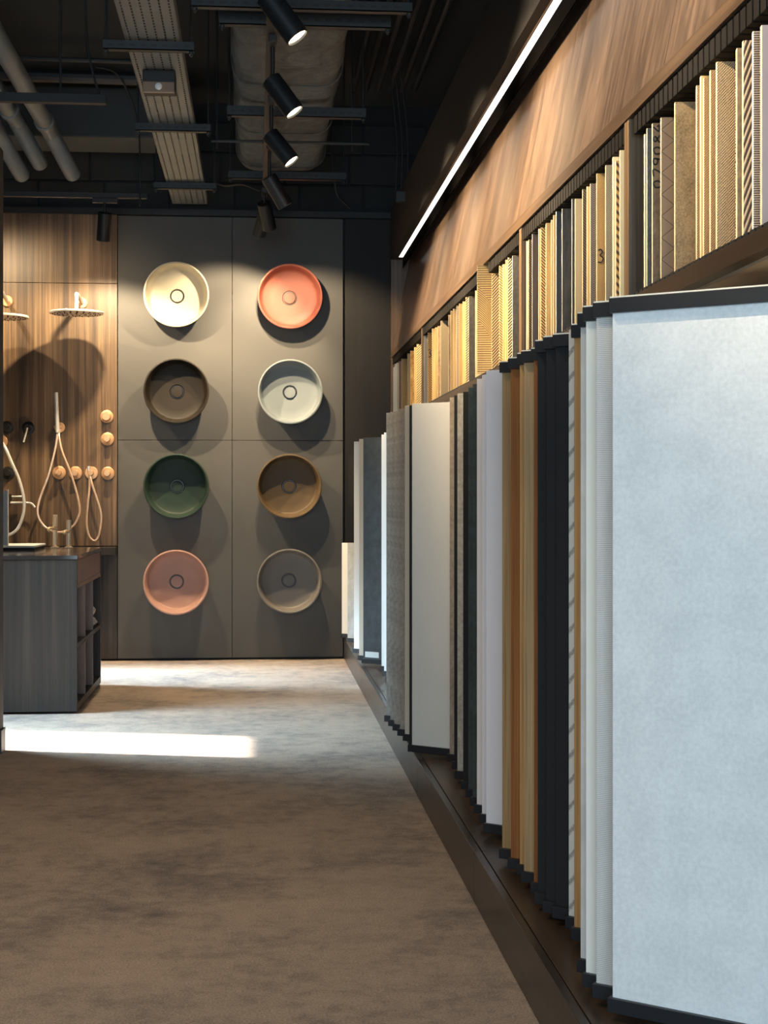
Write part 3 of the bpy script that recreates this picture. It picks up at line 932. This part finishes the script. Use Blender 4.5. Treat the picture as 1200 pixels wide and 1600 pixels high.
MB().box(VX1 - 0.42, VX1 - 0.001, VY0 + t, VY1 - t, 0.628, 0.650).build('upper_shelf', M['edge_metal'], va)
MB().box(VX1 - 0.03, VX1 - 0.002, VY0 + t, VY1 - t, 0.652, VT - 0.024, 0.001).build('drawer_front', M['mauve'], va)
for y in (VY0 + t + (VY1 - VY0 - 2 * t) / 3, VY0 + t + 2 * (VY1 - VY0 - 2 * t) / 3):
    for z0, z1 in ((0.05, 0.328), (0.352, 0.628)):
        MB().box(VX1 - 0.41, VX1 - 0.003, y - 0.007, y + 0.007, z0, z1).build('cubby_divider', M['edge_metal'], va)
MB().box(VX0 - 0.01, VX1 + 0.003, VY0 - 0.004, VY1 + 0.004, VT - 0.021, VT, 0.0015).build('worktop', M['counter'], va)

tw = MB()
import itertools
tz = []
rnd = random.Random(3)
ns, nt = 14, 22
L3 = (VY1 - VY0 - 2 * t) / 3
ty0, ty1 = VY0 + t + 2 * L3 + 0.012, VY1 - t - 0.01
prof = [(0, 0.0), (0.05, 0.0), (0.10, 0.004), (0.115, 0.02), (0.10, 0.045), (0.085, 0.055), (0.10, 0.075), (0.105, 0.095), (0.085, 0.125), (0.05, 0.16), (0.02, 0.185), (0, 0.17)]
rows = []
for k in range(15):
    yy = ty0 + (ty1 - ty0) * k / 14
    rows.append([tw.bm.verts.new((VX1 - 0.13 + p[0] * (1 + 0.08 * math.sin(k * 1.3)), yy, 0.3525 + p[1] * (0.55 + 0.45 * math.sin(PI * (0.15 + 0.6 * k / 14))))) for p in prof])
for r0, r1 in zip(rows, rows[1:]):
    for k in range(len(prof)):
        l = (k + 1) % len(prof)
        tw.bm.faces.new((r0[k], r0[l], r1[l], r1[k]))
tw.bm.faces.new(rows[0])
tw.bm.faces.new(rows[-1])
tag(tw.build('folded_towel', M['towel'], None, True), 'crumpled light grey towel in the upper far cubby of the vanity', 'towel')


def faucet(px, base_y, top_y, sp, label):
    b = on_Z(px, base_y, VT)
    e = thing('basin_tap', label, 'tap', (b.x, b.y, VT), 'copper taps on the vanity')
    d = b.y
    h = (base_y - top_y) * d / F_PX
    r = 0.0125
    MB().lathe([(0.024, 0.0), (0.025, 0.003), (0.024, 0.008), (r, 0.010)], (0, 0, 0.0005), (0, 0, 1), 24).build('base_ring', M['gold'], e, True)
    MB().cyl((0, 0, 0.008), (0, 0, h * 0.62), r, 20).build('column', M['gold'], e, True)
    MB().cyl((0, 0, h * 0.64), (0.001, 0, h), r + 0.001, 20).build('handle', M['gold'], e, True)
    MB().tube([(0, -0.008, h * 0.58), (sp * 0.6, -0.05, h * 0.60), (sp, -0.10, h * 0.60), (sp * 1.02, -0.115, h * 0.52)], 0.008, 12, 6).build('spout', M['gold'], e, True)


faucet(86, 856.5, 805, -0.02, 'taller copper basin tap on the vanity, nearer the long hose loop')
faucet(107.5, 856.5, 813, -0.012, 'shorter copper basin tap on the vanity, right of the taller one')

# white tray and thin upright screen at the partition
a = on_Z(30, 857, VT)
tr = thing('white_tray', 'flat white tray on a dark base lying on the vanity top', 'tray', (a.x, a.y, VT))
MB().box(-0.14, 0.12, -0.24, 0.16, 0.0, 0.012, 0.002).build('base', M['black'], tr)
MB().box(-0.15, 0.125, -0.25, 0.17, 0.0125, 0.024, 0.003).build('plate', M['white'], tr)
a = on_Z(9.2, 853, VT + 0.024)
sc_ = thing('white_edged_screen', 'thin upright white-edged screen at the back of the white tray', 'screen', (a.x, a.y, VT + 0.0245))
MB().box(-0.30, 0.0, 0.012, 0.02, 0.0, 0.30).build('sheet', M['white'], sc_)
MB().box(0.0005, 0.010, 0.0, 0.032, 0, 0.31, 0.001).build('edge_frame', M['white'], sc_)

# ------------------------------------------------------------------ ceiling services
# perforated cable tray
ty0, ty1, tx, tw_, tzz = 4.6, 9.86, -0.43, 0.225, 3.0
tray = thing('cable_tray', 'grey perforated cable tray running under the dark ceiling', 'cable tray', (tx, 0, tzz))
bm = bmesh.new()
xs = [-tw_ / 2]
cols = 6
cw = tw_ / cols
for k in range(cols):
    c = -tw_ / 2 + cw * (k + 0.5)
    xs += [c - 0.0035, c + 0.0035]
xs.append(tw_ / 2)
ys = [ty0]
y = ty0
while y < ty1 - 0.05:
    ys += [y + 0.014, y + 0.036]
    y += 0.036
ys.append(ty1)
grid = [[bm.verts.new((x, yv, 0)) for x in xs] for yv in ys]
for i in range(len(ys) - 1):
    for j in range(len(xs) - 1):
        if i % 2 == 1 and j % 2 == 1:
            continue
        bm.faces.new((grid[i][j], grid[i][j + 1], grid[i + 1][j + 1], grid[i + 1][j]))
me = bpy.data.meshes.new('tray_bottom')
bm.to_mesh(me)
bm.free()
me.materials.append(M['galv'])
tb = link('tray_bottom', me, tray)
for s in (-1, 1):
    MB().box(s * tw_ / 2 - 0.0015, s * tw_ / 2 + 0.0015, ty0, ty1, 0.0, 0.06).build('side_flange', M['galv'], tray)
cbm = MB()
for k, x in enumerate((-0.06, -0.02, 0.05)):
    cbm.tube([(x, ty0, 0.02), (x + 0.01, 6.5, 0.02), (x - 0.01, 8, 0.02), (x, ty1, 0.02)], 0.012, 6, 4)
tag(cbm.build('cables', M['cable'], tray, True), kind='stuff')


def strut(px0, px1, py, z, label, rods=True, h=0.038, slots=True, dy=0.04, mat='strut', rod_px=None):
    a = on_Z(px0, py, z)
    b = on_Z(px1, py, z)
    e = thing('strut_channel', label, 'bracket', (0, 0, 0), 'cross channels under the ceiling')
    yy = (a.y + b.y) / 2
    m = MB().box(a.x, b.x, yy - dy / 2, yy + dy / 2, z, z + 0.004)
    m.box(a.x, b.x, yy - dy / 2, yy - dy / 2 + 0.004, z, z + h).box(a.x, b.x, yy + dy / 2 - 0.004, yy + dy / 2, z, z + h)
    m.build('channel', M[mat], e)
    if slots:
        sm = MB()
        x = a.x + 0.02
        while x < b.x - 0.03:
            sm.box(x, x + 0.022, yy - dy / 2 - 0.0008, yy - dy / 2, z + h * 0.35, z + h * 0.6)
            x += 0.045
        tag(sm.build('slots', M['black'], e), kind='stuff')
    if rods:
        for x in ((a.x + 0.012), (b.x - 0.012)):
            MB().cyl((x, yy, z - 0.02), (x, yy, ZC), 0.005, 8).build('threaded_rod', M['strut'], e)
            MB().cyl((x, yy, z - 0.012), (x, yy, z), 0.010, 6).build('nut', M['strut'], e)
    return e


strut(162, 303, 80, 2.955, 'nearest dark cross channel under the perforated cable tray')
strut(212, 329, 206, 2.955, 'middle dark cross channel under the perforated cable tray')
strut(241, 338, 296, 2.955, 'farthest dark cross channel under the perforated cable tray')
strut(300, 645, 17, 2.99, 'slotted cross channel at the very top under the wrapped duct')
strut(343, 611, 43, 2.985, 'wide cross channel under the wrapped duct, second from the front', h=0.055)
strut(355, 572, 184, 2.99, 'cross channel halfway along the wrapped duct', h=0.05)
strut(357, 541, 281, 2.99, 'cross channel at the far end of the wrapped duct', h=0.045)
a, b = on_Z(330, 220, 2.97), on_Z(576, 226, 2.97)
rd = thing('support_rod', 'thin horizontal rod hanging below the wrapped duct', 'rod', (0, 0, 0))
MB().cyl(a, (b.x, a.y, 2.97), 0.008, 10).build('bar', M['strut'], rd, True)
for x in (a.x + 0.03, b.x - 0.09):
    MB().cyl((x, a.y, 2.93), (x, a.y, ZC), 0.005, 8).build('drop_rod', M['strut'], rd)

# wrapped duct
du = thing('wrapped_duct', 'wide cloth-wrapped air duct hung below the dark ceiling', 'duct', (0.15, 0, 0))
bm = bmesh.new()
nS = 60
rings = []
rnd = random.Random(5)
for i in range(nS + 1):
    y = 4.8 + (9.2 - 4.8) * i / nS
    k = 1 + 0.02 * math.sin(i * 0.9) + 0.018 * math.sin(i * 2.3 + 1)
    if i == nS:
        k *= 0.93
    ring = []
    for q in range(40):
        an = 2 * PI * q / 40
        c, s = math.cos(an), math.sin(an)
        ex = 0.36
        X = 0.258 * k * math.copysign(abs(c) ** ex, c)
        Z = 0.195 * k * math.copysign(abs(s) ** 0.5, s)
        Z += 0.006 * math.sin(i * 1.7 + X * 9)
        ring.append(bm.verts.new((X, y, 3.265 + Z)))
    rings.append(ring)
for r0, r1 in zip(rings, rings[1:]):
    for q in range(40):
        l = (q + 1) % 40
        bm.faces.new((r0[q], r0[l], r1[l], r1[q]))
bm.faces.new(rings[0])
bm.faces.new(rings[-1])
bmesh.ops.recalc_face_normals(bm, faces=bm.faces)
me = bpy.data.meshes.new('duct_body')
bm.to_mesh(me)
bm.free()
me.materials.append(M['duct'])
for p in me.polygons:
    p.use_smooth = True
link('duct_body', me, du)
sm = MB()
for y in (5.3, 6.25, 7.2, 8.15, 9.0):
    sm.tube([(0.268 * math.copysign(abs(math.cos(2 * PI * q / 40)) ** 0.36, math.cos(2 * PI * q / 40)), y + 0.004 * math.sin(q), 3.265 + 0.205 * math.copysign(abs(math.sin(2 * PI * q / 40)) ** 0.5, math.sin(2 * PI * q / 40))) for q in range(41)], 0.004, 5)
sm.build('binding_cord', M['duct'], du)

# track rail and spotlights
RX, RZ = 0.058, 2.93
rail = MB().box(RX - 0.018, RX + 0.018, 1.0, 9.32, RZ, RZ + 0.03, 0.001).build('track_rail', M['black'])
tag(rail, 'long black light track carrying the row of spotlights over the aisle', 'light track')


def track_spot(pivot, aim, label, lens=False, L=0.165, R=0.042, rz=RZ, energy=0, size=60, blend=0.5, rail_axis='Y', back=0.012, beam=None):
    p = Vector(pivot)
    d = Vector(aim).normalized()
    e = thing('track_spotlight', label, 'spotlight', p, 'black cylinder spotlights')
    if rail_axis == 'Y':
        MB().box(-0.016, 0.016, -0.075, 0.075, rz - p.z - 0.03, rz - p.z - 0.0005, 0.003).build('adapter', M['black'], e)
    else:
        MB().box(-0.075, 0.075, -0.016, 0.016, rz - p.z - 0.03, rz - p.z - 0.0005, 0.003).build('adapter', M['black'], e)
    MB().cyl((0, 0, 0), (0, 0, rz - p.z - 0.03), 0.009, 12).build('stem', M['spot_black'], e, True)
    prof = [(0.0, -back), (R - 0.003, -back), (R, -back + 0.003), (R, L - 0.002), (R - 0.002, L), (R - 0.005, L), (R - 0.005, L - 0.012), (0, L - 0.012)]
    MB().lathe(prof, (0, 0, 0), d, 32, False).build('body', M['spot_black'], e, True)
    MB().lathe([(0, L - 0.0115), (R - 0.006, L - 0.0115), (R - 0.006, L - 0.008), (R * 0.55, L - 0.010), (0, L - 0.010)], (0, 0, 0), d, 28, False).build('lens', M['lens'] if lens else M['black_metal'], e, True)
    if energy:
        spot_light(p + d * (L + 0.004), beam or d, energy, size, blend)
    return e


def pv(px, py, z=2.76):
    return on_Z(px, py, z)


track_spot(pv(421, -2), (0.56, -0.10, -0.80), 'black spotlight nearest the viewer on the aisle track, lens lit', True, L=0.165, energy=400, size=92, blend=1.0, beam=(0.86, -0.02, -0.66))
track_spot(pv(426, 128), (0.56, -0.12, -0.80), 'second black spotlight on the aisle track, lens lit', True, L=0.155, energy=400, size=92, blend=1.0, beam=(0.86, -0.02, -0.66))
track_spot(pv(424, 213), (0.60, -0.14, -0.78), 'third black spotlight on the aisle track, lens lit', True, L=0.155, energy=400, size=92, blend=1.0, beam=(0.86, -0.02, -0.66))
track_spot(pv(421, 279), (0.50, 0.22, -0.80), 'fourth black spotlight on the aisle track, turned away so no lens shows', L=0.165, energy=290, size=90, blend=1.0, beam=(0.86, -0.02, -0.66))
track_spot(pv(413, 320, 2.84), (0.20, 0.62, -0.76), 'black spotlight at the far end of the aisle track leaning to the right', L=0.165, energy=125, size=92, blend=0.45)
track_spot(pv(415, 331, 2.84), (-0.24, 0.60, -0.76), 'black spotlight at the far end of the aisle track leaning to the left', L=0.165, energy=114, size=92, blend=0.45)

# second rail above the shower wall
r2y, r2z = 9.2, 2.90
rail2 = MB().box(-1.95, on_Y(230, 325, r2y).x, r2y - 0.018, r2y + 0.018, r2z, r2z + 0.03, 0.001).build('track_rail', M['black'])
tag(rail2, 'black light track hung in front of the shower wall', 'light track')
p = on_Y(164, 338, r2y)
p.z = 2.80
track_spot(p, (-0.10, 0.32, -0.95), 'black spotlight hanging before the wooden shower wall', L=0.16, rz=r2z, energy=185, size=128, blend=0.35, rail_axis='X')
p2 = Vector((-1.80, r2y, 2.80))
spot_light((p2.x, p2.y - 0.05, 2.80), (0.18, 0.42, -0.88), 70, 140, 0.5)
# black bar with hanging cable, nearer
bar = thing('track_rail', 'short black light track end hanging before the grey pipes', 'light track', (0, 0, 0))
b0 = on_Y(166, 156, 7.4)
MB().box(-1.9, b0.x, 7.38, 7.42, b0.z - 0.022, b0.z + 0.022, 0.001).build('rail', M['black'], bar)
MB().cyl((b0.x - 0.22, 7.4, b0.z + 0.02), (b0.x - 0.22, 7.4, ZC), 0.006, 8).build('drop_cable', M['cable'], bar)

# sensor box under the tray
a = on_Y(248, 136, 6.75)
sb = thing('sensor_box', 'small brown and black sensor box under the cable tray', 'sensor', (a.x, 6.75, a.z))
MB().box(-0.072, 0.072, 0.0, 0.12, -0.01, 3.0 - a.z - 0.0015, 0.004).build('housing', M['black'], sb)
MB().box(-0.070, 0.070, -0.012, 0.0, -0.028, 0.022, 0.003).build('front_plate', M['steel_lamp'], sb)
MB().lathe([(0.016, 0.0), (0.015, 0.006), (0.009, 0.012), (0, 0.014)], (0, -0.012, 0.0), (0, -1, 0), 20, False).build('dome', M['white'], sb, True)

# pipes at upper left
def pipe(pts, r, label, elbows=()):
    e = thing('drain_pipe', label, 'pipe', (0, 0, 0), 'grey drain pipes')
    MB().tube(pts, r, 18, 6).build('run', M['pipe'], e, True)
    for p in elbows:
        q = Vector(p)
        MB().cyl(q + Vector((0, -0.05, 0)), q + Vector((0, 0.03, 0)), r * 1.18, 20).build('coupling', M['pipe'], e, True)
    return e


for (px, py, x_far, lab) in ((88, 214, None, 'grey drain pipe nearest the cable tray'), (34, 196, None, 'middle grey drain pipe at the upper left'), (4, 215, None, 'grey drain pipe at the very edge of the frame')):
    c = on_Y(px - 14, py - 16, 8.6)
    x, z = c.x, c.z
    pipe([(x, 5.4, z), (x, 7.0, z), (x, 8.5, z), (x + 0.01, 8.75, z - 0.02), (x + 0.06, 8.95, z - 0.12), (x + 0.08, 9.1, z - 0.16)], 0.048, lab, [(x, 8.5, z)])


def conduit(p0, p1, r, label, nm='conduit', mat='cable'):
    o = MB().cyl(p0, p1, r, 10).build(nm, M[mat], None, True)
    tag(o, label, 'conduit', 'dark conduits under the ceiling')
    return o


conduit((XL, 7.45, 3.62), (-0.52, 7.45, 3.58), 0.016, 'upper dark conduit crossing at the top left corner')
conduit((XL, 8.9, 3.56), (-0.45, 8.9, 3.54), 0.035, 'thick dark conduit crossing behind the pipes')
conduit((XL, 8.75, 3.62), (-0.45, 8.75, 3.60), 0.014, 'thin dark conduit above the thick crossing one')
for k in range(6):
    x = 0.60 + 0.075 * k
    o = conduit((x, 6.6, 3.60), (x, 9.2, 3.60), 0.018, f'dark ceiling conduit, {ORD[k]} from the duct side of six side by side')


def cable(pts, label, r=0.006):
    o = MB().tube(pts, r, 8, 8).build('hanging_cable', M['cable'], None, True)
    tag(o, label, 'cable', 'loose black cables')
    return o


c0, c1 = on_Y(133, -20, 7.4), on_Y(155, 147, 7.4)
cable([c0, on_Y(136, 60, 7.4), on_Y(144, 110, 7.4), c1], 'black cable dropping to the short light track')
cable([on_Y(150, 104, 8.7), on_Y(178, 112, 8.8), on_Y(198, 140, 8.9), on_Y(215, 190, 9.0), on_Y(219, 260, 9.0), on_Y(219, 322, 9.0)], 'black cable curving down beside the cable tray')
cable([on_Y(336, 285, 9.3), on_Y(352, 290, 9.2), on_Y(378, 288, 9.1), on_Y(400, 296, 9.0), on_Y(406, 299, 9.0)], 'black cable sagging from the cable tray to the aisle track')
for k, dx in enumerate((0, 8, 17)):
    cable([on_Y(608 + dx, 100, 8.9), on_Y(617 + dx, 180, 8.9), on_Y(621 + dx, 230, 8.9), on_Y(619 + dx, 296, 8.9)], f'black cable hanging beside the bulkhead, {ORD[k]} of three from the duct')
cable([on_Y(516, 110, 9.1), on_Y(518, 220, 9.1), on_Y(525, 296, 9.1), on_Y(534, 312, 9.2), on_Y(548, 326, 9.3)], 'short black cable hanging behind the duct end')
c0 = on_Y(626, 300, 8.9)
jb = MB().box(c0.x - 0.03, c0.x + 0.03, 8.87, 8.93, c0.z - 0.06, c0.z, 0.004).build('junction_box', M['strut'])
tag(jb, 'small grey junction box on the cables beside the bulkhead', 'junction box')
